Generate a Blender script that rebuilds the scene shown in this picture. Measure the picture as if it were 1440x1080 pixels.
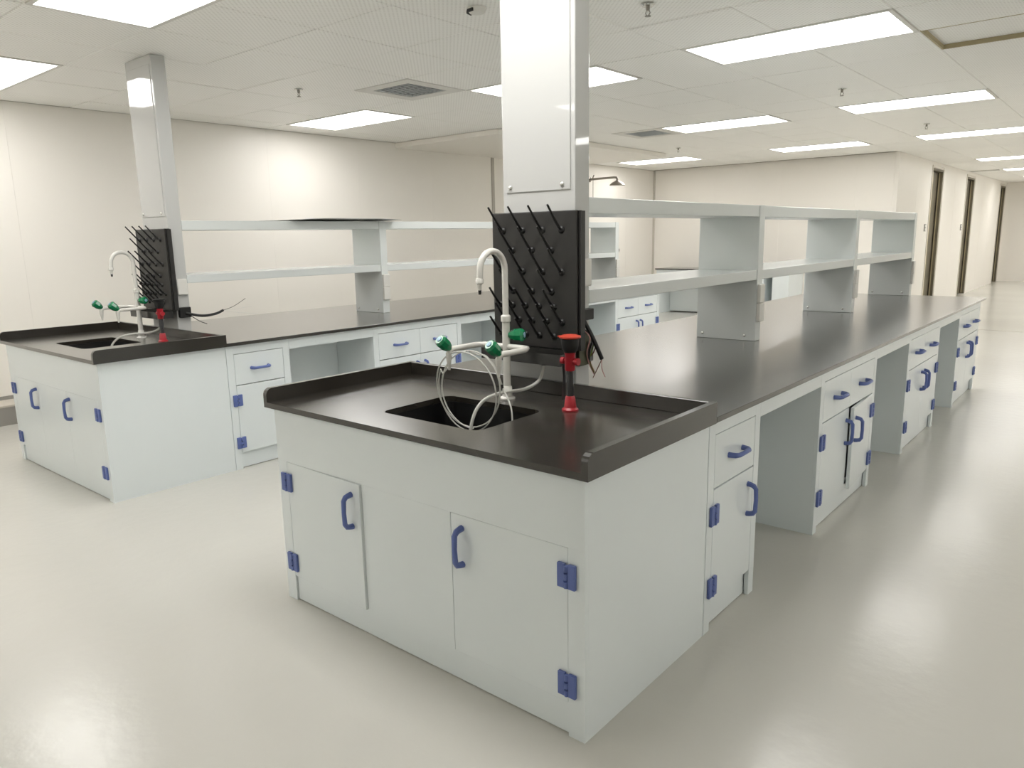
import bpy, bmesh, math, random
from mathutils import Vector, Matrix
random.seed(4)
S = bpy.context.scene
COL = S.collection
PI = math.pi
for _o in list(bpy.data.objects): bpy.data.objects.remove(_o)

# ------------------------------------------------------------------ camera
F_PX, CX, CY, CZ = 1048.953, 1.1199, -1.6342, 1.4867
YAW, PITCH, ROLL = 2.27141443, -0.19501467, -0.01902114
_f = Vector((math.cos(PITCH)*math.cos(YAW), math.cos(PITCH)*math.sin(YAW), math.sin(PITCH)))
_r = Vector((math.sin(YAW), -math.cos(YAW), 0)); _u = _r.cross(_f)
_c, _s = math.cos(ROLL), math.sin(ROLL)
RIGHT, UP, FWD = _c*_r + _s*_u, -_s*_r + _c*_u, _f
cam_d = bpy.data.cameras.new('camera'); cam = bpy.data.objects.new('camera', cam_d); COL.objects.link(cam)
cam_d.sensor_fit = 'HORIZONTAL'; cam_d.sensor_width = 36; cam_d.lens = F_PX/1440*36; cam_d.clip_end = 100; cam_d.clip_start = .05
m = Matrix.Identity(4)
for i, v in enumerate((RIGHT, UP, -FWD)):
    for j in range(3): m[j][i] = v[j]
m.translation = (CX, CY, CZ); cam.matrix_world = m
S.camera = cam
def px_of(p):
    q = Vector(p) - Vector((CX, CY, CZ)); d = q.dot(FWD)
    if d < .1: return None
    return 720 + F_PX*q.dot(RIGHT)/d, 540 - F_PX*q.dot(UP)/d

# ------------------------------------------------------------------ world, exposure
w = bpy.data.worlds.new('world'); S.world = w; w.use_nodes = True
w.node_tree.nodes['Background'].inputs[0].default_value = (.9, .93, 1, 1)
w.node_tree.nodes['Background'].inputs[1].default_value = .2
S.view_settings.view_transform = 'Standard'
try: S.view_settings.look = 'None'
except Exception: pass
S.view_settings.gamma = 1; S.view_settings.use_curve_mapping = False
S.view_settings.exposure = 1.55
S.cycles.max_bounces = 16; S.cycles.diffuse_bounces = 12; S.cycles.glossy_bounces = 6
LIGHT = 3.6          # radiance of the ceiling light panels

# ------------------------------------------------------------------ materials
M = {}
def mat(name, col, rough=.5, metal=0, noise=None, bump=None, coat=0, coatr=.04, coatior=1.5, trans=0, emit=None, spec=.5, ior=None, alpha=None, rnoise=None):
    """noise=(scale, amount[, detail]) colour mottling in object space; bump=(scale, strength)"""
    mt = bpy.data.materials.new(name); mt.use_nodes = True; nt = mt.node_tree; b = nt.nodes['Principled BSDF']
    def inp(k, v): b.inputs[k].default_value = v
    inp('Base Color', (*col, 1)); inp('Roughness', rough); inp('Metallic', metal); inp('Specular IOR Level', spec)
    if coat: inp('Coat Weight', coat); inp('Coat Roughness', coatr); inp('Coat IOR', coatior)
    if trans: inp('Transmission Weight', trans)
    if ior: inp('IOR', ior)
    if alpha: inp('Alpha', alpha)
    if emit: inp('Emission Color', (*emit[0], 1)); inp('Emission Strength', emit[1])
    tc = nt.nodes.new('ShaderNodeNewGeometry') if (noise or bump or rnoise) else None
    if noise:
        n = nt.nodes.new('ShaderNodeTexNoise'); n.inputs['Scale'].default_value = noise[0]; n.inputs['Detail'].default_value = noise[2] if len(noise) > 2 else 4
        nt.links.new(tc.outputs['Position'], n.inputs['Vector'])
        r = nt.nodes.new('ShaderNodeValToRGB'); a = noise[1]
        r.color_ramp.elements[0].position = .1; r.color_ramp.elements[1].position = .9; r.color_ramp.interpolation = 'EASE'
        r.color_ramp.elements[0].color = (*[max(0, c*(1-a)) for c in col], 1); r.color_ramp.elements[1].color = (*[min(1, c*(1+a)) for c in col], 1)
        nt.links.new(n.outputs['Fac'], r.inputs['Fac']); nt.links.new(r.outputs['Color'], b.inputs['Base Color'])
    if rnoise:
        n = nt.nodes.new('ShaderNodeTexNoise'); n.inputs['Scale'].default_value = rnoise[0]; n.inputs['Detail'].default_value = 1
        nt.links.new(tc.outputs['Position'], n.inputs['Vector'])
        mr = nt.nodes.new('ShaderNodeMapRange'); mr.inputs['From Min'].default_value = 0; mr.inputs['From Max'].default_value = 1
        mr.inputs['To Min'].default_value = rnoise[1]; mr.inputs['To Max'].default_value = rnoise[2]
        nt.links.new(n.outputs['Fac'], mr.inputs['Value']); nt.links.new(mr.outputs['Result'], b.inputs['Roughness'])
    if bump:
        n = nt.nodes.new('ShaderNodeTexNoise'); n.inputs['Scale'].default_value = bump[0]; n.inputs['Detail'].default_value = 3
        nt.links.new(tc.outputs['Position'], n.inputs['Vector'])
        bp = nt.nodes.new('ShaderNodeBump'); bp.inputs['Strength'].default_value = bump[1]; bp.inputs['Distance'].default_value = .01
        nt.links.new(n.outputs['Fac'], bp.inputs['Height']); nt.links.new(bp.outputs['Normal'], b.inputs['Normal'])
    M[name] = mt
    return mt
mat('polypropylene', (.765, .815, .83), .22, noise=(1.5, .02), bump=(6, .02))
mat('column_white', (.55, .555, .545), .035)
mat('shelf_white', (.73, .765, .76), .24)
mat('worktop_black', (.030, .026, .021), .22, noise=(2, .15, 1), spec=.42, coat=1.0, coatr=.22, coatior=1.36)
mat('basin_black', (.012, .012, .012), .35)
mat('pegboard_black', (.018, .017, .016), .38, noise=(5, .2))
mat('peg_black', (.008, .008, .008), .35)
mat('blue_plastic', (.105, .15, .39), .38)
mat('green_plastic', (.006, .22, .085), .22, coat=.4)
mat('knob_cap', (.25, .42, .55), .3)
mat('red_plastic', (.42, .018, .03), .3)
mat('orange_red', (.60, .065, .035), .35)
mat('smoke_plastic', (.05, .05, .052), .15)
mat('grey_plastic', (.16, .16, .155), .4)
mat('tap_white', (.74, .73, .69), .25, coat=.3)
mat('tray_dark', (.035, .034, .032), .22)
mat('tube_clear', (.78, .78, .74), .2, trans=.25)
mat('rubber_black', (.01, .01, .01), .5)
mat('wire_brown', (.22, .10, .06), .5); mat('wire_pink', (.55, .30, .28), .5); mat('wire_green', (.16, .24, .05), .5)
mat('board_olive', (.12, .12, .08), .5)
mat('steel', (.30, .28, .25), .35, metal=1)
mat('screw', (.65, .65, .62), .25, metal=1)
mat('wall_cream', (.84, .81, .76), .42, noise=(.8, .012), bump=(4, .01))
mat('wall_white', (.80, .80, .785), .45)
mat('wall_core', (.45, .42, .38), .6)
mat('curb_grey', (.30, .285, .265), .6); mat('curb_top', (.55, .51, .45), .5)
mat('seam_grey', (.55, .52, .47), .6)
mat('floor_epoxy', (.56, .55, .51), .21, noise=(.7, .05, 2), bump=(14, .14), spec=.36)
mat('floor_joint', (.30, .28, .24), .5)
mat('tbar', (.92, .91, .88), .5)
mat('vent_backing', (.35, .36, .37), .6)
mat('plenum', (.10, .095, .085), .8)
mat('door_khaki', (.145, .125, .085), .5, noise=(3, .35)); mat('door_frame', (.66, .62, .55), .35); mat('door_core', (.42, .36, .22), .6)
mat('lamp', (.9, .9, .9), .5, emit=((1.0, .982, .955), LIGHT))
mat('lamp_frame', (.70, .69, .66), .35)
mat('diffuser_grey', (.62, .65, .67), .4)
mat('sheet_grey', (.42, .42, .41), .5)
mat('outlet', (.76, .75, .71), .35); mat('outlet_dark', (.30, .29, .27), .5)
# perforated metal ceiling tile: a fine grid of dots
mt = mat('ceiling_tile', (.93, .925, .90), .45); nt = mt.node_tree; b = nt.nodes['Principled BSDF']
g = nt.nodes.new('ShaderNodeNewGeometry'); sp = nt.nodes.new('ShaderNodeSeparateXYZ'); nt.links.new(g.outputs['Position'], sp.inputs[0])
sn = []
for ax in (0, 1):
    a = nt.nodes.new('ShaderNodeMath'); a.operation = 'MULTIPLY'; a.inputs[1].default_value = 2*PI/.032; nt.links.new(sp.outputs[ax], a.inputs[0])
    c_ = nt.nodes.new('ShaderNodeMath'); c_.operation = 'SINE'; nt.links.new(a.outputs[0], c_.inputs[0]); sn.append(c_)
mu = nt.nodes.new('ShaderNodeMath'); mu.operation = 'MULTIPLY'; nt.links.new(sn[0].outputs[0], mu.inputs[0]); nt.links.new(sn[1].outputs[0], mu.inputs[1])
rp = nt.nodes.new('ShaderNodeValToRGB'); rp.color_ramp.elements[0].position = .3; rp.color_ramp.elements[1].position = .6
rp.color_ramp.elements[0].color = (.96, .955, .93, 1); rp.color_ramp.elements[1].color = (.80, .79, .765, 1)
nt.links.new(mu.outputs[0], rp.inputs[0]); nt.links.new(rp.outputs[0], b.inputs['Base Color'])

# ------------------------------------------------------------------ mesh helpers
class MB:
    def __init__(s): s.bm = bmesh.new(); s.smooth = False
    def box(s, x0, x1, y0, y1, z0, z1, bev=0, M4=None, seg=1):
        t = bmesh.new(); bmesh.ops.create_cube(t, size=1)
        for v in t.verts: v.co = Vector((x0 + (v.co.x+.5)*(x1-x0), y0 + (v.co.y+.5)*(y1-y0), z0 + (v.co.z+.5)*(z1-z0)))
        if bev: bmesh.ops.bevel(t, geom=list(t.edges), offset=bev, segments=seg, profile=.5, affect='EDGES')
        s.merge(t, M4); return s
    def merge(s, t, M4=None):
        if M4 is not None: bmesh.ops.transform(t, matrix=M4, verts=t.verts)
        bmesh.ops.recalc_face_normals(t, faces=t.faces)
        me = bpy.data.meshes.new('t'); t.to_mesh(me); t.free(); s.bm.from_mesh(me); bpy.data.meshes.remove(me)
    def tube(s, pts, r, n=10, M4=None, cap=True, flat=1.0):
        pts = [Vector(p) for p in pts]; rs = r if isinstance(r, (list, tuple)) else [r]*len(pts)
        t = bmesh.new(); rings = []; prev = None
        for i, p in enumerate(pts):
            d = (pts[min(i+1, len(pts)-1)] - pts[max(i-1, 0)]).normalized()
            if prev is None:
                a = Vector((0, 0, 1)) if abs(d.z) < .9 else Vector((1, 0, 0)); nrm = a.cross(d).normalized()
            else:
                nrm = (prev - d*prev.dot(d)).normalized()
            prev = nrm; bn = d.cross(nrm)
            rings.append([t.verts.new(p + rs[i]*(math.cos(2*PI*k/n)*nrm + math.sin(2*PI*k/n)*bn*flat)) for k in range(n)])
        for a, b2 in zip(rings, rings[1:]):
            for k in range(n): t.faces.new((a[k], a[(k+1) % n], b2[(k+1) % n], b2[k]))
        if cap:
            t.faces.new(rings[0][::-1]); t.faces.new(rings[-1])
        s.smooth = True; s.merge(t, M4); return s
    def lathe(s, prof, loc=(0, 0, 0), n=20, M4=None):
        t = bmesh.new(); rings = []
        for r, z in prof:
            rings.append([t.verts.new((max(r, 1e-5)*math.cos(2*PI*k/n), max(r, 1e-5)*math.sin(2*PI*k/n), z)) for k in range(n)])
        for a, b2 in zip(rings, rings[1:]):
            for k in range(n): t.faces.new((a[k], a[(k+1) % n], b2[(k+1) % n], b2[k]))
        t.faces.new(rings[0][::-1]); t.faces.new(rings[-1])
        bmesh.ops.remove_doubles(t, verts=t.verts, dist=1e-4)
        s.smooth = True
        s.merge(t, Matrix.Translation(loc) @ (M4 or Matrix.Identity(4))); return s
    def prism(s, poly, h, M4=None):
        """polygon in the local xy plane pushed by h along local z"""
        t = bmesh.new(); a = [t.verts.new((p[0], p[1], 0)) for p in poly]; b2 = [t.verts.new((p[0], p[1], h)) for p in poly]
        t.faces.new(a[::-1]); t.faces.new(b2); k = len(poly)
        for i in range(k): t.faces.new((a[i], a[(i+1) % k], b2[(i+1) % k], b2[i]))
        s.merge(t, M4); return s
ORG = {}
def obj(name, mb, material, parent=None, at=None):
    """one mesh object; its vertices are given in world space, its origin is the thing's base"""
    me = bpy.data.meshes.new(name)
    bmesh.ops.recalc_face_normals(mb.bm, faces=mb.bm.faces) if not mb.smooth else None
    org = Vector(ORG[parent]) if parent is not None else Vector(at if at is not None else (0, 0, 0))
    bmesh.ops.translate(mb.bm, vec=-org, verts=mb.bm.verts)
    if mb.smooth:
        for f in mb.bm.faces: f.smooth = True
        for e in mb.bm.edges:
            if len(e.link_faces) == 2 and e.calc_face_angle(0) > .7: e.smooth = False
    mb.bm.to_mesh(me); mb.bm.free()
    me.materials.append(M[material])
    o = bpy.data.objects.new(name, me); COL.objects.link(o)
    if parent is not None: o.parent = parent
    else: o.location = org
    ORG[o] = org
    return o
def tag(o, label, cat, group=None):
    o['label'] = label; o['category'] = cat
    if group: o['group'] = group
    return o
def thing(name, loc, label, cat, group=None):
    o = bpy.data.objects.new(name, None); COL.objects.link(o); o.location = loc; o.empty_display_size = .1
    ORG[o] = Vector(loc); return tag(o, label, cat, group)
def struct(name, mb, material, parent=None, at=None):
    o = obj(name, mb, material, parent, at)
    if parent is None: o['kind'] = 'structure'
    return o
def struct_root(name, loc=(0, 0, 0)):
    o = bpy.data.objects.new(name, None); COL.objects.link(o); o.location = loc; ORG[o] = Vector(loc); o['kind'] = 'structure'; return o
def B(*a, **k): return MB().box(*a, **k)
def arc(c, r, a0, a1, n, ax):
    """points of an arc in the plane spanned by the two vectors in ax"""
    e1, e2 = Vector(ax[0]), Vector(ax[1]); c = Vector(c)
    return [c + r*(math.cos(a0+(a1-a0)*i/n)*e1 + math.sin(a0+(a1-a0)*i/n)*e2) for i in range(n+1)]
def smooth_path(pts, sub=6):
    P = [Vector(p) for p in pts]; out = []
    for i in range(len(P)-1):
        p0, p1, p2, p3 = P[max(i-1, 0)], P[i], P[i+1], P[min(i+2, len(P)-1)]
        for k in range(sub):
            t = k/sub
            out.append(.5*((2*p1) + (p2-p0)*t + (2*p0-5*p1+4*p2-p3)*t*t + (-p0+3*p1-3*p2+p3)*t**3))
    out.append(P[-1]); return out

# ------------------------------------------------------------------ the room
CEIL = 2.69
XL, XR, YB, YF, XC, YE = -6.4, 5.0, -4.2, 11.7, -2.03, 23.4
struct('floor', B(XL, XR, YB, YE, -.1, 0), 'floor_epoxy')
struct('trim_1', B(XC+.1, XR-.05, 11.27, 11.285, 0, .002), 'floor_joint')                # joint across the floor
# wall beside the benches: sandwich panels with thin recessed joints
wl = struct('wall_left', B(XL-.12, XL-.012, YB, YF+.1, 0, CEIL+.3), 'seam_grey', at=(XL, 0, 0))
pitch, y = 1.247, 3.19-1.247*7
while y < YF:
    y0, y1 = max(y+.0004, YB), min(y+pitch-.0004, YF-.001)
    if y1 - y0 > .05: obj('wall_panel', B(XL-.012, XL, y0, y1, 0, CEIL-.001), 'wall_cream', wl)
    y += pitch
struct('trim_2', B(XL, XL+.012, 6.90, 6.955, .2, 2.628), 'wall_core')                     # joint cover strip
cb = struct('trim_3', B(XL+.001, -6.1, YB+.05, 6.4, 0, .155), 'curb_grey', at=(XL, 0, 0))        # low kerb along the wall
obj('kerb_top', B(XL+.001, -6.095, YB+.05, 6.4, .155, .17), 'curb_top', cb)
obj('kerb_shadow_line', B(XL+.001, XL+.015, YB+.05, 6.4, .17, .2), 'curb_grey', cb)  # grey strip standing in for the shadow line on the wall
# wall at the end of the lab
wf = struct('wall_far', B(XL, XC-.02, YF+.012, YF+.12, 0, CEIL+.3), 'seam_grey', at=(XL, YF, 0))
x = XL
while x < XC-.05:
    x1 = min(x+1.247, XC-.02)
    obj('wall_panel', B(x+.0004, x1-.0004, YF, YF+.012, 0, CEIL-.001), 'wall_cream', wf); x += 1.247
struct('trim_4', B(XL+.001, XL+.03, YF-.03, YF-.001, .01, CEIL-.01), 'seam_grey')          # inner corner strip
struct('trim_5', B(XC-.06, XC+.012, YF-.012, YF+.06, 0, CEIL-.002, bev=.01, seg=3), 'wall_cream')   # outer corner post
# wall along the passage with three doorways
doors = [(14.12, 15.05), (17.52, 18.45), (22.35, 23.2)]
wc = struct('wall_corridor', B(XC-.14, XC-.13, YF+.1, YE, 0, CEIL+.3), 'seam_grey', at=(XC, YF, 0))
ys = [YF+.06] + [v for d in doors for v in d] + [YE]
for i in range(0, len(ys), 2):
    y = ys[i]
    while y < ys[i+1]-.02:
        y1 = min(y+1.247, ys[i+1]); obj('wall_panel', B(XC-.13, XC, y+.002, y1-.002, 0, CEIL-.001), 'wall_cream', wc); y = y1
for k, (a, b2) in enumerate(doors):
    obj('wall_panel', B(XC-.13, XC, a, b2, 2.58, CEIL-.001), 'wall_cream', wc)
    d = struct_root('door_%d' % (k+1), (XC, (a+b2)/2, 0))
    for y in (a+.001, b2-.041): obj('door_jamb', B(XC-.12, XC-.001, y, y+.04, 0, 2.579), 'door_khaki', d)
    obj('door_head', B(XC-.12, XC-.001, a+.0415, b2-.0415, 2.54, 2.579), 'door_khaki', d)
    for y in (a-.045, b2+.005): obj('door_casing', B(XC+.0005, XC+.012, y, y+.04, 0, 2.625), 'door_frame', d)
    obj('door_casing', B(XC+.0005, XC+.012, a-.0045, b2+.0045, 2.585, 2.625), 'door_frame', d)
    obj('door_strip', B(XC-.06, XC-.045, b2-.049, b2-.0415, .02, 2.53), 'door_core', d)
    obj('door_strip', B(XC-.082, XC-.074, b2-.047, b2-.0415, .02, 2.53), 'rubber_black', d)
    obj('door_leaf', B(XC-.115, XC-.085, a+.042, b2-.042, .01, 2.538), 'door_khaki', d)
    obj('door_strip', B(XC-.085, XC-.07, (a+b2)/2-.06, (a+b2)/2-.01, .02, 2.53), 'door_core', d)
    obj('door_strip', B(XC-.085, XC-.06, a+.045, a+.12, .02, 2.53), 'door_core', d)
for y, nt_ in ((13.85, 'first'), (17.3, 'second')):
    sw = thing('light_switch', (XC, y, 1.5), 'small grey switch plate beside the %s brown doorway' % nt_, 'switch', 'switch plates by the doorways')
    obj('plate', B(XC, XC+.012, y-.06, y+.06, 1.44, 1.57, bev=.003), 'outlet_dark', sw)
    for dz in (-.03, .03): obj('rocker', B(XC+.012, XC+.018, y-.04, y+.04, 1.505+dz-.022, 1.505+dz+.022, bev=.002), 'outlet', sw)
struct('wall_end', B(XC-.2, XR, YE, YE+.1, 0, CEIL+.3), 'wall_cream')
struct('wall_right', B(XR, XR+.1, YB, YE, 0, CEIL+.3), 'wall_white')
struct('wall_back', B(XL, XR, YB-.1, YB, 0, CEIL+.3), 'wall_white')

# ------------------------------------------------------------------ ceiling: tiles on a 0.653 x 0.65 grid
GX, GY, PX, PY = -.11, 1.22, .653, .65
def cell(i, j): return GX+PX*i, GX+PX*(i+1), GY+PY*j, GY+PY*(j+1)       # x0 x1 y0 y1
ce = struct('ceiling', B(XL, XR, YB, YE, CEIL+.12, CEIL+.2), 'plenum', at=(0, 0, CEIL))
light_cols = [-9, -5, -2, 4]; light_rows = [-2, 3, 8, 13]  # last column is out of view, added to balance the brightness
taken = set(); lights = []
for i in light_cols:
    for j in light_rows: lights.append((i, j))
for i in (-9, -5): lights.append((i, -7))  # unseen panels behind the camera, added for brightness
for j in (20, 25, 30):
    for i in (-2, 1, 4): lights.append((i, j))  # the two outer columns are unseen, added to brighten the passage end
for i, j in lights: taken |= {(i, j), (i+1, j)}
vents = [(-6, 2), (-6, 8)]
taken |= set(vents)
BX, BY0, BY1 = -4.65, 5.05, 8.95           # shallow bulkhead by the wall
far = MB(); tiles = []
def tile_bm(mb, x0, x1, y0, y1, z=CEIL, tilt=0):
    g2 = .0036; z += random.random()*.0025
    mb.box(x0+g2, x1-g2, y0+g2, y1-g2, z, z+.022, bev=.003)
    return mb
for i in range(-10, 9):
    for j in range(-10, 35):
        if (i, j) in taken: continue
        x0, x1, y0, y1 = cell(i, j)
        x0, x1, y0, y1 = max(x0, XL), min(x1, XR), max(y0, YB), min(y1, YE)
        if x1-x0 < .02 or y1-y0 < .02: continue
        cxm, cym = (x0+x1)/2, (y0+y1)/2
        if cym > YF+.1 and cxm < XC: continue
        p = px_of((cxm, cym, CEIL))
        vis = p is not None and -90 < p[0] < 1530 and -70 < p[1] < 1080 and cym < YF+.4
        dz = 0
        if (i, j) == (0, 4): dz = .03                       # one tile pushed up out of its frame
        elif (i, j) == (-2, 1) or (i, j) == (-7, 0): dz = .006
        if vis: obj('ceiling_tile', tile_bm(MB(), x0, x1, y0, y1, CEIL+dz), 'ceiling_tile', ce)
        else: tile_bm(far, x0, x1, y0, y1)
fo = obj('ceiling_tiles_beyond_view', far, 'ceiling_tile', ce); fo['kind'] = 'stuff'
tb = MB()
for i in range(-10, 10):
    x = GX+PX*i
    if XL < x < XR: tb.box(x-.003, x+.003, YB, YE, CEIL+.006, CEIL+.0275); tb.box(x-.012, x+.012, YB, YE, CEIL+.0275, CEIL+.05)
for j in range(-10, 35):
    y = GY+PY*j
    if YB < y < YE: tb.box(XL, XR, y-.003, y+.003, CEIL+.006, CEIL+.051); tb.box(XL, XR, y-.012, y+.012, CEIL+.051, CEIL+.07)
to = obj('ceiling_grid_bars', tb, 'tbar', ce); to['kind'] = 'stuff'
x0, x1, y0, y1 = cell(0, 4)
fr = MB()                                                       # olive-grey angle around the pushed-up tile
for a in ((x0, x0+.012, y0, y1), (x1-.012, x1, y0, y1), (x0+.012, x1-.012, y0, y0+.012), (x0+.012, x1-.012, y1-.012, y1)): fr.box(*a, CEIL+.001, CEIL+.029)
obj('tile_angle', fr, 'door_core', ce)
struct('trim_6', B(XL+.001, BX, BY0, BY1, CEIL-.062, CEIL-.002, bev=.004), 'wall_cream')
# lights
def ceiling_light(i, j):
    x0, _, y0, y1 = cell(i, j); x1 = GX+PX*(i+2)
    corr = y0 > YF
    t = thing('ceiling_light', ((x0+x1)/2, (y0+y1)/2, CEIL), 'light panel %s, %s' % ({20: 'level with the first brown doorway', 25: 'level with the second brown doorway', 30: 'beyond the second brown doorway'}[j],
              {-2: 'beside the doorway wall', 1: 'added over the passage floor', 4: 'added by the outer passage wall'}[i]) if corr else
              'light panel over %s, %s' % ({-9: 'the kerbed wall aisle', -5: 'the aisle between benches', -2: 'the bench with coiled tubing', 4: 'the open floor (added, unseen)'}[i],
              {-7: 'added unseen back before the sinks', -2: 'level with the sinks', 3: 'level with the first shelf bay', 8: 'level with the shelf ends', 13: 'near the far wall'}[j]), 'ceiling light', 'passage light panels' if corr else 'lab light panels')
    f = .03; mb = MB()
    for a in ((x0+.003, x0+f, y0+.003, y1-.003), (x1-f, x1-.003, y0+.003, y1-.003), (x0+f, x1-f, y0+.003, y0+f), (x0+f, x1-f, y1-f, y1-.003)): mb.box(*a, CEIL-.004, CEIL+.03)
    obj('frame', mb, 'lamp_frame', t)
    obj('diffuser', B(x0+f, x1-f, y0+f, y1-f, CEIL+.002, CEIL+.02), 'lamp', t)
for i, j in lights: ceiling_light(i, j)
# air diffusers
for i, j in vents:
    x0, x1, y0, y1 = cell(i, j); cx, cy = (x0+x1)/2, (y0+y1)/2
    t = thing('air_diffuser', (cx, cy, CEIL), 'square grey air diffuser %s in the ceiling' % ('near the sink end of the benches' if j == 2 else 'level with the far bench ends'), 'air vent', 'ceiling air diffusers')
    mb = MB(); f = .11
    for a in ((x0+.003, x0+f, y0+.003, y1-.003), (x1-f, x1-.003, y0+.003, y1-.003), (x0+f, x1-f, y0+.003, y0+f), (x0+f, x1-f, y1-f, y1-.003)): mb.box(*a, CEIL-.004, CEIL+.02, bev=.002)
    obj('frame', mb, 'lamp_frame', t)
    obj('backing', B(x0+f, x1-f, y0+f, y1-f, CEIL+.025, CEIL+.03), 'vent_backing', t)
    n = 9
    for k in range(n):
        x = x0+f + (x1-x0-2*f)*(k+.5)/n
        obj('slat', B(-.022, .022, y0+f+.001, y1-f-.001, -.0015, .0015, M4=Matrix.Translation((x, 0, CEIL+.009)) @ Matrix.Rotation(.5, 4, 'Y')), 'diffuser_grey', t)
    for k in range(n):
        y = y0+f + (y1-y0-2*f)*(k+.5)/n
        obj('cross_bar', B(x0+f+.001, x1-f-.001, y-.003, y+.003, CEIL-.004, CEIL-.001), 'diffuser_grey', t)
sl = thing('slot_vent', (-1.75, 17.7, CEIL), 'dark narrow air slot in the passage ceiling beside a light panel', 'air vent')
obj('slot', B(-2.0, -1.47, 17.55, 17.75, CEIL-.006, CEIL-.001), 'outlet_dark', sl); obj('frame', B(-2.01, -1.46, 17.52, 17.55, CEIL-.008, CEIL-.001), 'lamp_frame', sl)
# sprinklers and detector
for x, y, lb in ((-4.29, 2.17, 'over the bench beside the kerbed wall'), (-1.07, 2.15, 'over the first shelf bay, bench with coiled tubing'), (-1.057, 5.46, 'over the last shelf bay, bench with coiled tubing'),
                 (-4.19, 8.46, 'near the emergency shower'), (-1.015, 8.51, 'past the end of the bench with coiled tubing')):
    t = thing('fire_sprinkler', (x, y, CEIL), 'small pendant sprinkler head ' + lb, 'sprinkler', 'pendant sprinkler heads')
    obj('escutcheon', MB().lathe([(.0, -.008), (.03, -.006), (.035, 0)], (x, y, CEIL-.001)), 'screw', t)
    obj('body', MB().lathe([(.009, -.03), (.011, -.02), (.011, -.008)], (x, y, CEIL)), 'steel', t)
    mb = MB()
    for s in (-1, 1): mb.tube([(x+s*.009, y, CEIL-.03), (x+s*.014, y, CEIL-.042), (x+s*.004, y, CEIL-.056)], .0025, 6)
    obj('yoke', mb, 'steel', t)
    obj('deflector', MB().lathe([(.0, -.060), (.016, -.059), (.016, -.056), (.0, -.055)], (x, y, CEIL)), 'steel', t)
t = thing('smoke_detector', (-1.77, 1.56, CEIL), 'small round white ceiling fitting with two dark slots', 'detector')
obj('housing', MB().lathe([(0, -.028), (.04, -.025), (.05, -.01), (.055, 0)], (-1.77, 1.56, CEIL-.001), 24), 'outlet', t)
for a in (-.55, .55):
    obj('slot', B(-.022, .022, -.004, .004, -.008, .008, M4=Matrix.Translation((-1.77, 1.56, CEIL-.018)) @ Matrix.Rotation(-.72+a*1.1, 4, 'Z') @ Matrix.Translation((0, -.048, 0))), 'rubber_black', t)

# ------------------------------------------------------------------ cabinets
TOP, SLAB, BODY = .85, .022, .826      # worktop surface, slab thickness, cabinet height
W = 1.524                                # bench width
def frame_x(x, y=0): return Matrix(((0, 0, 1, x), (1, 0, 0, y), (0, 1, 0, 0), (0, 0, 0, 1)))      # u=+y v=+z w=+x
def frame_y(x, y): return Matrix(((1, 0, 0, x), (0, 0, -1, y), (0, 1, 0, 0), (0, 0, 0, 1)))       # u=+x v=+z w=-y
def handle(parent, Fm, u, v, L=.125, vert=True):
    """trapezoid pull of blue plastic with two feet"""
    r = .0095; h = L/2; p = .036
    q = [(0, -h), (.010, -h+.001), (p-.010, -h+.005), (p-.001, -h+.017), (p+.001, 0), (p-.001, h-.017), (p-.010, h-.005), (.010, h-.001), (0, h)]
    mb = MB()
    pts = [(u, v+b2, a) if vert else (u+b2, v, a) for a, b2 in q]
    mb.tube(pts, [.0115, .011, .0105, r, r*.9, r, .0105, .011, .0115], 8, M4=Fm)
    return obj('handle', mb, 'blue_plastic', parent)
def hinge(parent, Fm, u, v):
    mb = MB()
    for s in (-1, 1): mb.box(u+s*.0055 if s > 0 else u-.032, u+.032 if s > 0 else u-.0055, v-.038, v+.038, .0005, .012, bev=.002, M4=Fm)
    for k in range(3):
        z0 = v-.036+k*.025
        mb.tube([(u, z0, .009), (u, z0+.019, .009)], .0075, 8, M4=Fm)
    o = obj('hinge', mb, 'blue_plastic', parent); return o
def door(root, Fm, u0, u1, v0, v1, hinge_side, hz=(.175, .522), hv=.5, hoff=.05, ajar=0, thick=.018):
    uh = u0 if hinge_side < 0 else u1
    Fd = Fm
    if ajar: Fd = Fm @ Matrix.Translation((uh, 0, 0)) @ Matrix.Rotation(ajar*hinge_side, 4, 'Y') @ Matrix.Translation((-uh, 0, 0))
    d = obj('door', B(u0+.0008, u1-.0008, v0, v1, -thick, .0, bev=.001, M4=Fd), 'polypropylene', root)
    handle(d, Fd, u1-hoff if hinge_side < 0 else u0+hoff, hv)
    for z in hz: hinge(d, Fm, uh, z)
    return d
def drawer(root, Fm, u0, u1, v0, v1):
    d = obj('drawer', B(u0+.0008, u1-.0008, v0, v1, -.018, .0, bev=.001, M4=Fm), 'polypropylene', root)
    handle(d, Fm, (u0+u1)/2, (v0+v1)/2, vert=False); return d
def carcass(root, Fm, u0, u1, depth, sl=.05, rail=True):
    """side panels to the floor, front stiles, plinth, bottom, back"""
    for a, b2, s in ((u0+.001, u0+.019, 1), (u1-.019, u1-.001, -1)):
        mb = MB().box(a, b2, 0, BODY, -depth, -.0183, M4=Fm)
        obj('side_panel', mb, 'polypropylene', root)
    for a, b2 in ((u0+.001, u0+sl), (u1-sl, u1-.001)): obj('stile', B(a, b2, 0, BODY, -.018, 0, M4=Fm), 'polypropylene', root)
    obj('plinth', B(u0+sl+.0005, u1-sl-.0005, .004, .108, -.04, -.022, M4=Fm), 'polypropylene', root)
    obj('bottom_panel', B(u0+.02, u1-.02, .109, .125, -depth+.02, -.041, M4=Fm), 'polypropylene', root)
    obj('back_panel', B(u0+.02, u1-.02, .004, BODY, -depth, -depth+.018, M4=Fm), 'polypropylene', root)
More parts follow.
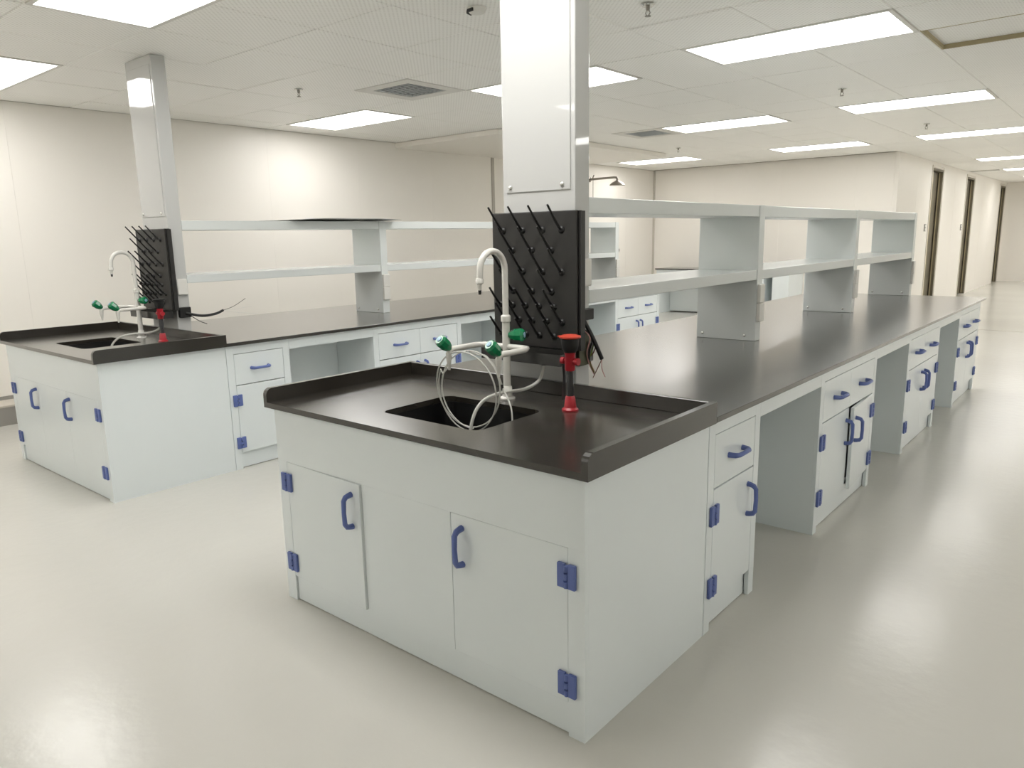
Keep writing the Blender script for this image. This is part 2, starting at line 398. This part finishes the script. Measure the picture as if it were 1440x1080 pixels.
def base_cabinet(Fm, u0, u1, depth, loc, label, single, ajar=0):
    root = thing('base_cabinet', loc, label, 'cabinet', 'drawer cabinets under the benches')
    carcass(root, Fm, u0, u1, depth)
    obj('top_rail', B(u0+.0505, u1-.0505, .772, BODY, -.018, 0, M4=Fm), 'polypropylene', root)
    a, b2 = u0+.052, u1-.052
    if single:
        drawer(root, Fm, a, b2, .566, .768); door(root, Fm, a, b2, .112, .560, -1, hz=(.18, .465), hv=.438)
    else:
        mid = (a+b2)/2
        for p, q in ((a, mid), (mid, b2)): drawer(root, Fm, p, q, .566, .768)
        door(root, Fm, a, mid, .112, .560, -1, hz=(.18, .465), hv=.438, hoff=.045); door(root, Fm, mid, b2, .112, .560, 1, hz=(.18, .465), hv=.438, hoff=.045, ajar=ajar)
    return root
def sink_cabinet(x0, y0, label, ajar):
    """x0,y0: the corner nearest the aisle at its open end"""
    root = thing('sink_cabinet', (x0-W/2, y0+.38, 0), label, 'cabinet', 'sink cabinets')
    Fm = frame_y(x0-W, y0); D = .776
    for a, b2 in ((.001, .019), (W-.019, W-.001)): obj('side_panel', B(a, b2, 0, BODY, -D, -.0183, M4=Fm), 'polypropylene', root)
    for a, b2 in ((.001, .06), (W-.06, W-.001)): obj('stile', B(a, b2, 0, .6068, -.018, 0, M4=Fm), 'polypropylene', root)
    obj('front_panel', B(.001, W-.001, .607, BODY, -.018, 0, M4=Fm), 'polypropylene', root)
    obj('middle_panel', B(.534, W-.534, .112, .6065, -.018, 0, M4=Fm), 'polypropylene', root)
    obj('plinth', B(.0605, W-.0605, .004, .1115, -.027, -.009, M4=Fm), 'polypropylene', root)
    door(root, Fm, .0605, .533, .112, .6058, -1, hv=.498, ajar=ajar); door(root, Fm, W-.533, W-.0605, .112, .6058, 1, hv=.50)
    obj('back_panel', B(.02, W-.02, .004, .54, -D, -D+.018, M4=Fm), 'polypropylene', root)
    return root

def rrect(x0, x1, y0, y1, r, n=5):
    out = []
    for cx, cy, a in ((x1-r, y1-r, 0), (x0+r, y1-r, PI/2), (x0+r, y0+r, PI), (x1-r, y0+r, 1.5*PI)):
        out += [(cx+r*math.cos(a+PI/2*k/n), cy+r*math.sin(a+PI/2*k/n)) for k in range(n+1)]
    return out
def slab_with_hole(outer, inner, z0, z1):
    mb = MB(); t = bmesh.new(); es = []
    for loop in (outer, inner):
        vs = [t.verts.new((p[0], p[1], z0)) for p in loop]
        es += [t.edges.new((vs[k], vs[(k+1) % len(vs)])) for k in range(len(vs))]
    r = bmesh.ops.triangle_fill(t, use_beauty=True, use_dissolve=False, edges=es)
    ex = bmesh.ops.extrude_face_region(t, geom=list(t.faces))
    bmesh.ops.translate(t, vec=(0, 0, z1-z0), verts=[g_ for g_ in ex['geom'] if isinstance(g_, bmesh.types.BMVert)])
    mb.merge(t); return mb
def basin_bm(x0, x1, y0, y1, zt, zb):
    mb = MB(); t = bmesh.new(); n = None; rings = []
    for ins, z in ((0, zt), (.012, zb+.04), (.04, zb)):            # inside going down
        rings.append([t.verts.new((p[0], p[1], z)) for p in rrect(x0+ins, x1-ins, y0+ins, y1-ins, .04)])
    for ins, z in ((.03, zb-.01), (0, zb+.03), (-.012, zt)):       # outside coming up
        rings.append([t.verts.new((p[0], p[1], z)) for p in rrect(x0+ins, x1-ins, y0+ins, y1-ins, .04)])
    k = len(rings[0])
    for a, b2 in ((0, 1), (1, 2), (3, 4), (4, 5), (5, 0)):
        for i in range(k): t.faces.new((rings[a][i], rings[a][(i+1) % k], rings[b2][(i+1) % k], rings[b2][i]))
    t.faces.new(rings[2]); t.faces.new(rings[3][::-1])
    mb.merge(t); return mb

# ------------------------------------------------------------------ one island bench
OV = .027
def bench(x0, y0, ys0, who, A):
    """x0,y0: cabinet corner; ys0: y shift of the shelf unit; who: phrase that singles out the bench"""
    sink_cabinet(x0, y0, 'pale two-door sink cabinet of the %s' % who, .022 if A else .0)
    # worktop with raised edge round the sink
    xa, xb, ya, yb = x0-W-OV, x0+OV, y0-OV, y0+.776
    sw = thing('sink_worktop', (x0-W/2, y0+.38, TOP-SLAB), 'black sink worktop with raised rim, %s' % who, 'worktop', 'black sink worktops')
    hx0, hx1, hy0, hy1 = x0-1.022, x0-.53, y0+.135, y0+.50
    obj('slab', slab_with_hole([(xa, ya), (xb, ya), (xb, yb), (xa, yb)], rrect(hx0, hx1, hy0, hy1, .04), TOP-SLAB, TOP), 'worktop_black', sw)
    r = .028; z1 = TOP+.056
    prof = [(ya, TOP)] + [(ya+r-r*math.cos(PI/2*k/6), z1-r+r*math.sin(PI/2*k/6)) for k in range(7)] + [(yb, z1), (yb, TOP)]
    Mx = lambda x: Matrix(((0, 0, 1, x), (1, 0, 0, 0), (0, 1, 0, 0), (0, 0, 0, 1)))
    obj('rim', MB().prism(prof, .022, Mx(xb-.022)), 'worktop_black', sw)
    obj('rim', MB().prism(prof, .022, Mx(xa)), 'worktop_black', sw)
    obj('rim', B(xa+.022, xb-.022, yb-.022, yb, TOP, z1, bev=.002), 'worktop_black', sw)
    si = thing('sink', ((hx0+hx1)/2, (hy0+hy1)/2, TOP-SLAB-.3), 'deep black rectangular sink in the %s' % who, 'sink', 'black laboratory sinks')
    obj('basin', basin_bm(hx0-.002, hx1+.002, hy0-.002, hy1+.002, TOP-SLAB-.001, TOP-.31), 'basin_black', si)
    obj('drain', MB().lathe([(.0, .002), (.03, .002), (.038, 0)], ((hx0+hx1)/2, (hy0+hy1)/2, TOP-.309)), 'grey_plastic', si)
    obj('worktop', B(xa, xb, yb+.001, y0+6.528, TOP-SLAB, TOP, bev=.002), 'worktop_black', at=(x0-W/2, y0+.8, TOP-SLAB))
    tag(bpy.data.objects[-1] if False else COL.objects[-1], 'long matt black worktop of the %s' % who, 'worktop', 'long black worktops')
    # cabinets and knee spaces along the aisle side
    Fm = frame_x(x0, y0)
    seq = [(.778, 1.245), (1.988, 2.959), (3.722, 4.687), (5.437, 6.425)]
    nth = ['single-door cabinet beside the sink, %s', 'double-door cabinet, first after the sink end, %s', 'double-door cabinet, middle one of the %s', 'double-door cabinet farthest from the sink, %s']
    for k, (a, b2) in enumerate(seq):
        lb = nth[k] % who
        if A and k == 1: lb = 'double-door cabinet with one door ajar on the %s' % who
        base_cabinet(Fm, a, b2, W-.002, (x0-W/2, y0+(a+b2)/2, 0), 'white ' + lb, k == 0, ajar=.06 if (A and k == 1) else 0)
    for k, ((_, a), (b2, _)) in enumerate(zip(seq, seq[1:])):
        ks = thing('knee_space', (x0-.3, y0+(a+b2)/2, 0), 'open knee space, %s from the sink, %s' % (('first', 'second', 'third')[k], who), 'knee space', 'open knee spaces')
        obj('apron', B(a+.0005, b2-.0005, .756, BODY, -.02, 0, M4=Fm), 'polypropylene', ks)
        obj('back_panel', B(a+.0005, b2-.0005, .02, .825, -.475, -.457, M4=Fm), 'polypropylene', ks)
    # service column and shelf unit
    ca, cb2 = x0-.980, x0-.610; yc0, yc1 = ys0+.822, ys0+.918
    col = thing('service_column', ((ca+cb2)/2, (yc0+yc1)/2, TOP), 'glossy white column rising from the %s' % who, 'column', 'service columns')
    obj('shaft', B(ca, cb2, yc0, yc1, TOP+.0005, CEIL-.001, bev=.004, seg=2), 'column_white', col)
    obj('access_panel', B(ca+.022, cb2-.022, yc0-.004, yc0-.0002, 1.665, CEIL-.06, bev=.001), 'column_white', col)
    for x in (ca+.045, cb2-.06): obj('screw', MB().lathe([(.009, 0), (.009, .004), (.005, .007), (0, .008)], M4=Matrix.Translation((x, yc0-.004, 1.685)) @ Matrix.Rotation(PI/2, 4, 'X')), 'screw', col)
    def outlet(par, y, z, xx):
        o = obj('outlet', B(xx, xx+.022, y-.036, y+.036, z-.055, z+.055, bev=.006, seg=2), 'outlet', par); return o
    outlet(col, (yc0+yc1)/2, 1.19 if not A else 1.34, cb2)
    sh = thing('reagent_shelf', (x0-.795, ys0+3.7, TOP), 'long white two-tier shelf on the %s' % who, 'shelf', 'two-tier reagent shelves')
    ups = [ys0+2.655, ys0+4.555, ys0+6.43]; th = .075; xs = [yc1+.0005] + ups
    for k, yu in enumerate(ups):
        u = obj('upright', B(ca, cb2+.004, yu, yu+th, TOP+.0005, 1.638, bev=.002), 'shelf_white', sh)
        for z in (1.02, 1.13): outlet(u, yu+th/2, z, cb2+.004)
        for xq in (ca+.04, cb2-.06): obj('bolt', MB().lathe([(.008, 0), (.008, .004), (0, .007)], M4=Matrix.Translation((xq, yu, TOP+.03)) @ Matrix.Rotation(PI/2, 4, 'X')), 'screw', u)
    for k in range(3):
        a = xs[0] if k == 0 else ups[k-1]+th+.0005; b2 = ups[k]-.0005
        obj('top_shelf', B(ca, cb2, a, b2, 1.573, 1.636, bev=.002), 'shelf_white', sh)
        obj('lower_shelf', B(ca, cb2, a, b2, 1.212, 1.268, bev=.002), 'shelf_white', sh)
    # peg board
    px0, px1, py0, py1 = x0-1.005, x0-.572, ys0+.776, ys0+.8165
    pg = thing('drying_rack', ((px0+px1)/2, py1, 1.0), 'black peg drying board above the %s' % who, 'drying rack', 'peg drying boards')
    obj('board', B(px0, px1, py0, py1, 1.035, 1.583, bev=.004, seg=2), 'pegboard_black', pg)
    obj('edge_flange', B(px1+.0003, px1+.012, py0+.012, py1, 1.035, 1.58), 'pegboard_black', pg)
    mb = MB(); mb.box(px0+.01, px1-.01, py0-.095, py0+.0, .985, .992); mb.box(px0+.01, px1-.01, py0-.10, py0-.095, .985, 1.03); mb.box(px0+.01, px1-.01, py0-.002, py0+.006, .985, 1.034)
    for a in (px0+.01, px1-.015): mb.box(a, a+.005, py0-.095, py0, .992, 1.03)
    obj('drip_tray', mb, 'tray_dark', pg)
    obj('drain_spout', MB().lathe([(.010, -.012), (.014, 0)], (x0-.70, py0-.05, .985)), 'grey_plastic', pg)
    rows = [(1.51, [-.946, -.842, -.74, -.645]), (1.43, [-.896, -.795, -.696]), (1.345, [-.946, -.843, -.74, -.645]), (1.265, [-.896, -.795, -.696]),
            (1.205, [-.965, -.90, -.83, -.76, -.685]), (1.145, [-.935, -.865, -.795, -.72, -.645]), (1.085, [-.965, -.90, -.83, -.76, -.685])]
    for q, (z, xsn) in enumerate(rows):
        L = .125 if q < 4 else .10
        for xx in xsn:
            X = x0+xx; mb = MB()
            mb.tube([(X, py0+.002, z-.002), (X, py0-.012, z+.006), (X, py0-.03, z+.024), (X, py0-L*.72, z+L*.75)], [.006, .0058, .005, .0042], 7)
            mb.lathe([(.015, 0), (.013, .006), (.008, .010)], M4=Matrix.Translation((X, py0, z)) @ Matrix.Rotation(PI/2, 4, 'X'), n=12)
            obj('peg', mb, 'peg_black', pg)
    # tap: post with swan neck and two side arms
    tx, ty = x0-.777, y0+.585 + (0 if A else .015)
    tp = thing('lab_tap', (tx, ty, TOP), 'white swan-neck tap with green knobs, %s' % who, 'tap', 'lab taps')
    obj('base', MB().lathe([(.032, 0), (.032, .006), (.021, .012), (.019, .05), (.0165, .053)], (tx, ty, TOP+.0005)), 'tap_white', tp)
    obj('post', MB().tube([(tx, ty, TOP+.05), (tx, ty, 1.165)], .0155, 14), 'tap_white', tp)
    obj('collar', MB().lathe([(.016, 1.158), (.020, 1.162), (.020, 1.182), (.014, 1.188)], (tx, ty, 0)), 'tap_white', tp)
    R = .072
    pts = [(tx, ty, 1.185), (tx, ty, 1.28), (tx, ty, 1.36)] + arc((tx, ty-R, 1.362), R, 0, PI*.97, 12, ((0, 1, 0), (0, 0, 1)))
    e = pts[-1]; pts += [(e[0], e[1]-.003, 1.33)]
    obj('swan_neck', MB().tube(pts, .0125, 12), 'tap_white', tp)
    nz = (e[0], e[1]-.003, 0)
    obj('nozzle', MB().lathe([(.0075, 1.292), (.008, 1.31), (.0095, 1.315), (.015, 1.318), (.015, 1.333), (.011, 1.338)], nz), 'tap_white', tp)
    obj('nozzle_tip', MB().lathe([(.0055, 1.276), (.0065, 1.292)], nz), 'rubber_black', tp)
    def knob(c, d):
        """green fluted knob pointing along d"""
        d = Vector(d).normalized(); q = d.to_track_quat('Z', 'Y').to_matrix().to_4x4()
        mb = MB(); mb.lathe([(.012, 0), (.018, .010), (.024, .026), (.026, .054), (.019, .064)], M4=Matrix.Translation(c) @ q, n=8); mb.smooth = False
        k_ = obj('knob', mb, 'green_plastic', tp)
        obj('cap', MB().lathe([(.011, .0642), (.010, .067), (0, .068)], M4=Matrix.Translation(c) @ q, n=12), 'knob_cap', k_)
    za = 1.062
    for s, ex in ((-1, tx-.135), (1, tx+.12)):
        ey = ty-.165
        pth = [(tx, ty, za), (ex-s*.035, ty, za), (ex-s*.012, ty-.006, za), (ex-s*.001, ty-.03, za), (ex, ty-.06, za), (ex, ey, za), (ex, ey-.018, za-.006), (ex, ey-.022, za-.025)]
        obj('side_arm', MB().tube(pth, .0115, 10), 'tap_white', tp)
        obj('outlet_nozzle', MB().lathe([(.005, -.068), (.0065, -.05), (.008, -.045), (.011, -.022), (.012, 0)], (ex, ey-.022, za-.012)), 'tap_white', tp)
        knob((ex, ey-.016, za+.002), (-.10, -.7, .62))
    knob((tx+.012, ty+.004, 1.108), (1, .35, .03))
    # eyewash
    ex, ey = x0-.456, y0+.567 + (0 if A else .03)
    ew = thing('eyewash', (ex, ey, TOP), 'red and black eyewash %s, %s' % ('with orange-red lid' if A else 'with black cup', who), 'eyewash', 'bench eyewash units')
    obj('base', MB().lathe([(.031, 0), (.031, .005), (.023, .012), (.018, .05), (.015, .055)], (ex, ey, TOP+.0005)), 'red_plastic', ew)
    obj('stem', MB().tube([(ex, ey, .905), (ex, ey, 1.02)], .0135, 14), 'smoke_plastic', ew)
    mb = MB(); mb.lathe([(.017, 1.0), (.019, 1.005), (.019, 1.06), (.022, 1.068)], (ex, ey, 0)); mb.tube([(ex-.030, ey, 1.035), (ex+.030, ey, 1.035)], .009, 10)
    for s in (-1, 1): mb.lathe([(.013, -.007), (.013, .007)], M4=Matrix.Translation((ex+s*.031, ey, 1.035)) @ Matrix.Rotation(PI/2, 4, 'Y'))
    obj('collar', mb, 'red_plastic', ew)
    obj('cup', MB().lathe([(.021, 1.066), (.030, 1.085), (.034, 1.118), (.030, 1.119)], (ex, ey, 0), 24), 'rubber_black', ew)
    mb = MB().lathe([(.036, 0), (.040, .003), (.040, .008), (.028, .012), (0, .013)], (ex, ey, 1.1195), 24)
    if A: mb.box(ex-.052, ex-.036, ey-.006, ey+.006, 1.121, 1.126)
    obj('lid', mb, 'orange_red' if A else 'rubber_black', ew)
    obj('lever', MB().tube([(ex-.034, ey+.005, 1.03), (ex-.04, ey+.02, .97), (ex-.052, ey+.03, .88)], [.008, .009, .011], 8, flat=.5), 'smoke_plastic', ew)

bench(0, 0, 0, 'bench with coiled clear tubing', True)
DX, DY = -3.344, .034
bench(DX, DY, -.005, 'bench beside the kerbed cream wall', False)

# ------------------------------------------------------------------ loose tubing, cables
tx, ty = -.777-.135, .585-.165-.022
def coil():
    t = thing('coiled_tubing', (tx+.07, ty, .70), 'thin clear plastic tubing coiled and hung on the tap outlet', 'tubing')
    c = Vector((-.832, ty+.012, .905)); pts = []
    n = 90
    pts.append(Vector((tx, ty, .995))); pts.append(Vector((tx-.03, ty-.006, .965)))
    for k in range(n+1):
        a = PI*.86 + 2*PI*2.35*k/n
        r = .158 + .010*math.sin(k*.21) - .012*k/n
        pts.append(c + Vector((r*math.cos(a)*.98, .016*math.sin(k*.13) + .014*k/n, r*math.sin(a) + .004*math.cos(k*.3))))
    obj('coil', MB().tube(pts, .0031, 6), 'tube_clear', t)
    e = [(-.775, .46, 1.04), (-.745, .475, 1.0), (-.735, .49, .955), (-.732, .50, .925)]
    obj('end_length', MB().tube(smooth_path([(-.83, .43, 1.058), (-.80, .445, 1.045)] + e), .0036, 6), 'tube_clear', t)
    obj('end_plug', MB().tube([(-.732, .50, .928), (-.731, .502, .912)], .006, 8), 'rubber_black', t)
    obj('tail', MB().tube(smooth_path([(-.731, .502, .915), (-.70, .495, .88), (-.665, .475, .845), (-.648, .46, .79), (-.645, .45, .70)]), .0036, 6), 'tube_clear', t)
coil()
for dx, dy, who in ((0, 0, 'entering the sink of the bench with coiled clear tubing'), (DX, DY, 'entering the sink of the bench beside the kerbed cream wall')):
    o = obj('drain_hose', MB().tube(smooth_path([(-.70+dx, .727+dy, .972), (-.705+dx, .70+dy, .915), (-.735+dx, .64+dy, .885), (-.765+dx, .53+dy, .885), (-.785+dx, .44+dy, .86), (-.795+dx, .39+dy, .78), (-.795+dx, .37+dy, .62)]), .0068, 8),
            'tube_clear', at=(-.75+dx, .55+dy, .85))
    tag(o, 'translucent hose %s' % who, 'hose', 'translucent drain hoses')
def cables(dx, dy, A):
    X = -.610+dx; Y = .87+dy; zb = 1.15 if A else .98
    t = thing('socket_box', (X, Y, .9), 'black socket box with loose %s, %s' % (('coloured wires', 'bench with coiled tubing') if A else ('black cable', 'bench by the kerbed wall')), 'socket box', 'unfinished column wiring')
    obj('box', B(X+.0005, X+.03, Y-.04, Y+.04, zb, zb+(.045 if A else .07), bev=.003), 'rubber_black', t)
    if A:
        obj('terminal_board', B(X+.0005, X+.02, Y-.05, Y+.035, .965, 1.10, bev=.002), 'board_olive', t)
        obj('terminal_block', B(X+.02, X+.034, Y+.005, Y+.03, .98, 1.06, bev=.002), 'grey_plastic', t)
        obj('conduit', MB().tube(smooth_path([(X+.02, Y-.02, zb), (X+.05, Y+.0, 1.08), (X+.075, Y+.03, .99)]), .0085, 8), 'rubber_black', t)
        for k, mname in enumerate(('wire_pink', 'wire_brown')):
            obj('wire', MB().tube(smooth_path([(X+.075, Y+.03, .99), (X+.072-.02*k, Y+.035, .95), (X+.085-.06*k, Y+.04, .915-.01*k)]), .0018, 5), mname, t)
        for k, mname in enumerate(('wire_pink', 'rubber_black', 'wire_green', 'wire_brown')):
            dz = .008*k
            obj('wire', MB().tube(smooth_path([(X+.022, Y-.03+.012*k, 1.115), (X+.045, Y-.012+.012*k, 1.08-dz), (X+.03+.005*k, Y-.012+.01*k, 1.02), (X+.028, Y+.01, .965+dz), (X+.045, Y+.02, .925+.4*dz)]), .0026, 6), mname, t)
    else:
        obj('cable', MB().tube(smooth_path([(X+.03, Y+.0, zb+.03), (X+.06, Y+.10, zb+.005), (X+.06, Y+.20, zb+.01), (X+.06, Y+.26, zb+.03)]), .009, 8), 'rubber_black', t)
        for k, mname in enumerate(('rubber_black', 'outlet', 'outlet')):
            obj('wire', MB().tube(smooth_path([(X+.06, Y+.26, zb+.03), (X+.06, Y+.34, zb+.05-.02*k), (X+.06, Y+.44+.05*k, zb+.10-.06*k)]), .0018, 5), mname, t)
        obj('wire', MB().tube(smooth_path([(X+.03, Y+.02, zb+.02), (X+.05, Y+.08, zb-.03), (X+.06, Y+.13, zb-.055)]), .003, 6), 'rubber_black', t)
cables(0, 0, True); cables(DX, -.005, False)
# thin warped sheet left lying on the top shelf
mb = MB(); t = bmesh.new(); nx, ny = 4, 14; g3 = []
for lay in (0, 1):
    for a in range(nx+1):
        for b2 in range(ny+1):
            v, u = b2/ny, a/nx
            z = 1.640 + .013*math.sin(PI*v)*(u**2) + .003*math.sin(9*v) + .003 + lay*.003 - .010*(1-u)*0
            g3.append(t.verts.new((DX-.93 + u*.42 + .015*math.sin(3*v), 1.80 + 1.02*v - .10*(1-u)*(1-v), z)))
n1 = (nx+1)*(ny+1); ix = lambda l, a, b2: l*n1 + a*(ny+1) + b2
for a in range(nx):
    for b2 in range(ny):
        for l in (0, 1): t.faces.new([g3[ix(l, a, b2)], g3[ix(l, a+1, b2)], g3[ix(l, a+1, b2+1)], g3[ix(l, a, b2+1)]])
ring = [(0, b2) for b2 in range(ny)] + [(a, ny) for a in range(nx)] + [(nx, b2) for b2 in range(ny, 0, -1)] + [(a, 0) for a in range(nx, 0, -1)]
for k in range(len(ring)):
    a, b2 = ring[k], ring[(k+1) % len(ring)]
    t.faces.new([g3[ix(0, *a)], g3[ix(0, *b2)], g3[ix(1, *b2)], g3[ix(1, *a)]])
mb.merge(t)
tag(obj('thin_sheet', mb, 'sheet_grey', at=(DX-.79, 2.3, 1.64)), 'thin dark grey sheet lying across the top shelf and overhanging its edge', 'sheet')

# ------------------------------------------------------------------ side bench along the far wall
FY = 11.02
wt = tag(obj('worktop', B(-5.95, -3.42, FY-.025, YF-.005, TOP-SLAB, TOP, bev=.002), 'worktop_black', at=(-4.7, FY, TOP-SLAB)), 'black worktop of the side bench against the far wall', 'worktop')
Ff = frame_y(-5.93, FY)
for a, b2, lb in ((.0, .05, 'pale end panel carrying the far wall worktop beside the inner corner'), (2.22, 2.50, 'pale thick end panel carrying the far wall worktop away from the corner'), (1.24, 2.07, 'white double-door cabinet of the far wall bench beside its wide knee space')):
    if a == 1.24: base_cabinet(Ff, a, b2, YF-FY-.01, (-5.93+(a+b2)/2, FY+.3, 0), lb, False)
    else: tag(obj('end_panel', B(a, b2, 0, BODY, -(YF-FY-.01), 0, bev=.002, M4=Ff), 'polypropylene', at=(-5.93+(a+b2)/2, FY+.3, 0)), lb, 'panel')
ks = thing('knee_space', (-5.2, FY+.3, 0), 'wide open knee space under the far wall worktop', 'knee space')
obj('apron', B(.0505, 1.2395, .756, BODY, -.02, 0, M4=Ff), 'polypropylene', ks); obj('back_panel', B(.0505, 1.2395, .02, .825, -.475, -.457, M4=Ff), 'polypropylene', ks)

# ------------------------------------------------------------------ emergency shower and wall outlet
sx, sy = XL, 9.47
t = thing('emergency_shower', (sx, sy, 2.4), 'brown metal emergency shower head on an arm from the cream wall', 'shower')
obj('flange', MB().lathe([(.045, 0), (.045, .008), (.02, .014)], M4=Matrix.Translation((sx, sy, 2.43)) @ Matrix.Rotation(PI/2, 4, 'Y')), 'steel', t)
obj('arm', MB().tube([(sx+.01, sy, 2.43), (sx+.50, sy, 2.435), (sx+.54, sy, 2.43), (sx+.56, sy, 2.405), (sx+.56, sy, 2.385)], .019, 10), 'steel', t)
obj('head', MB().lathe([(.128, 2.300), (.132, 2.305), (.12, 2.325), (.085, 2.352), (.04, 2.372), (.024, 2.385)], (sx+.56, sy, 0), 24), 'steel', t)
obj('lever', MB().tube([(sx+.06, sy, 2.44), (sx+.09, sy, 2.50)], .010, 8), 'steel', t)
obj('pull_rod', MB().tube([(sx+.07, sy, 2.43), (sx+.07, sy, 1.90)], .005, 6), 'steel', t)
obj('pull_handle', MB().tube([(sx+.07, sy, 1.90), (sx+.12, sy, 1.80), (sx+.02, sy, 1.80), (sx+.07, sy, 1.90)], .006, 6), 'steel', t)
t = thing('wall_outlet', (XL, 10.35, 1.2), 'small pale double wall outlet on the cream wall near its corner', 'outlet')
for k in range(2):
    y = 10.30+.11*k; obj('plate', B(XL, XL+.012, y-.045, y+.045, 1.16, 1.25, bev=.003), 'outlet', t)
    obj('socket', MB().lathe([(.028, 0), (.028, .004), (.02, .005)], M4=Matrix.Translation((XL+.012, y, 1.205)) @ Matrix.Rotation(PI/2, 4, 'Y')), 'outlet_dark', t)
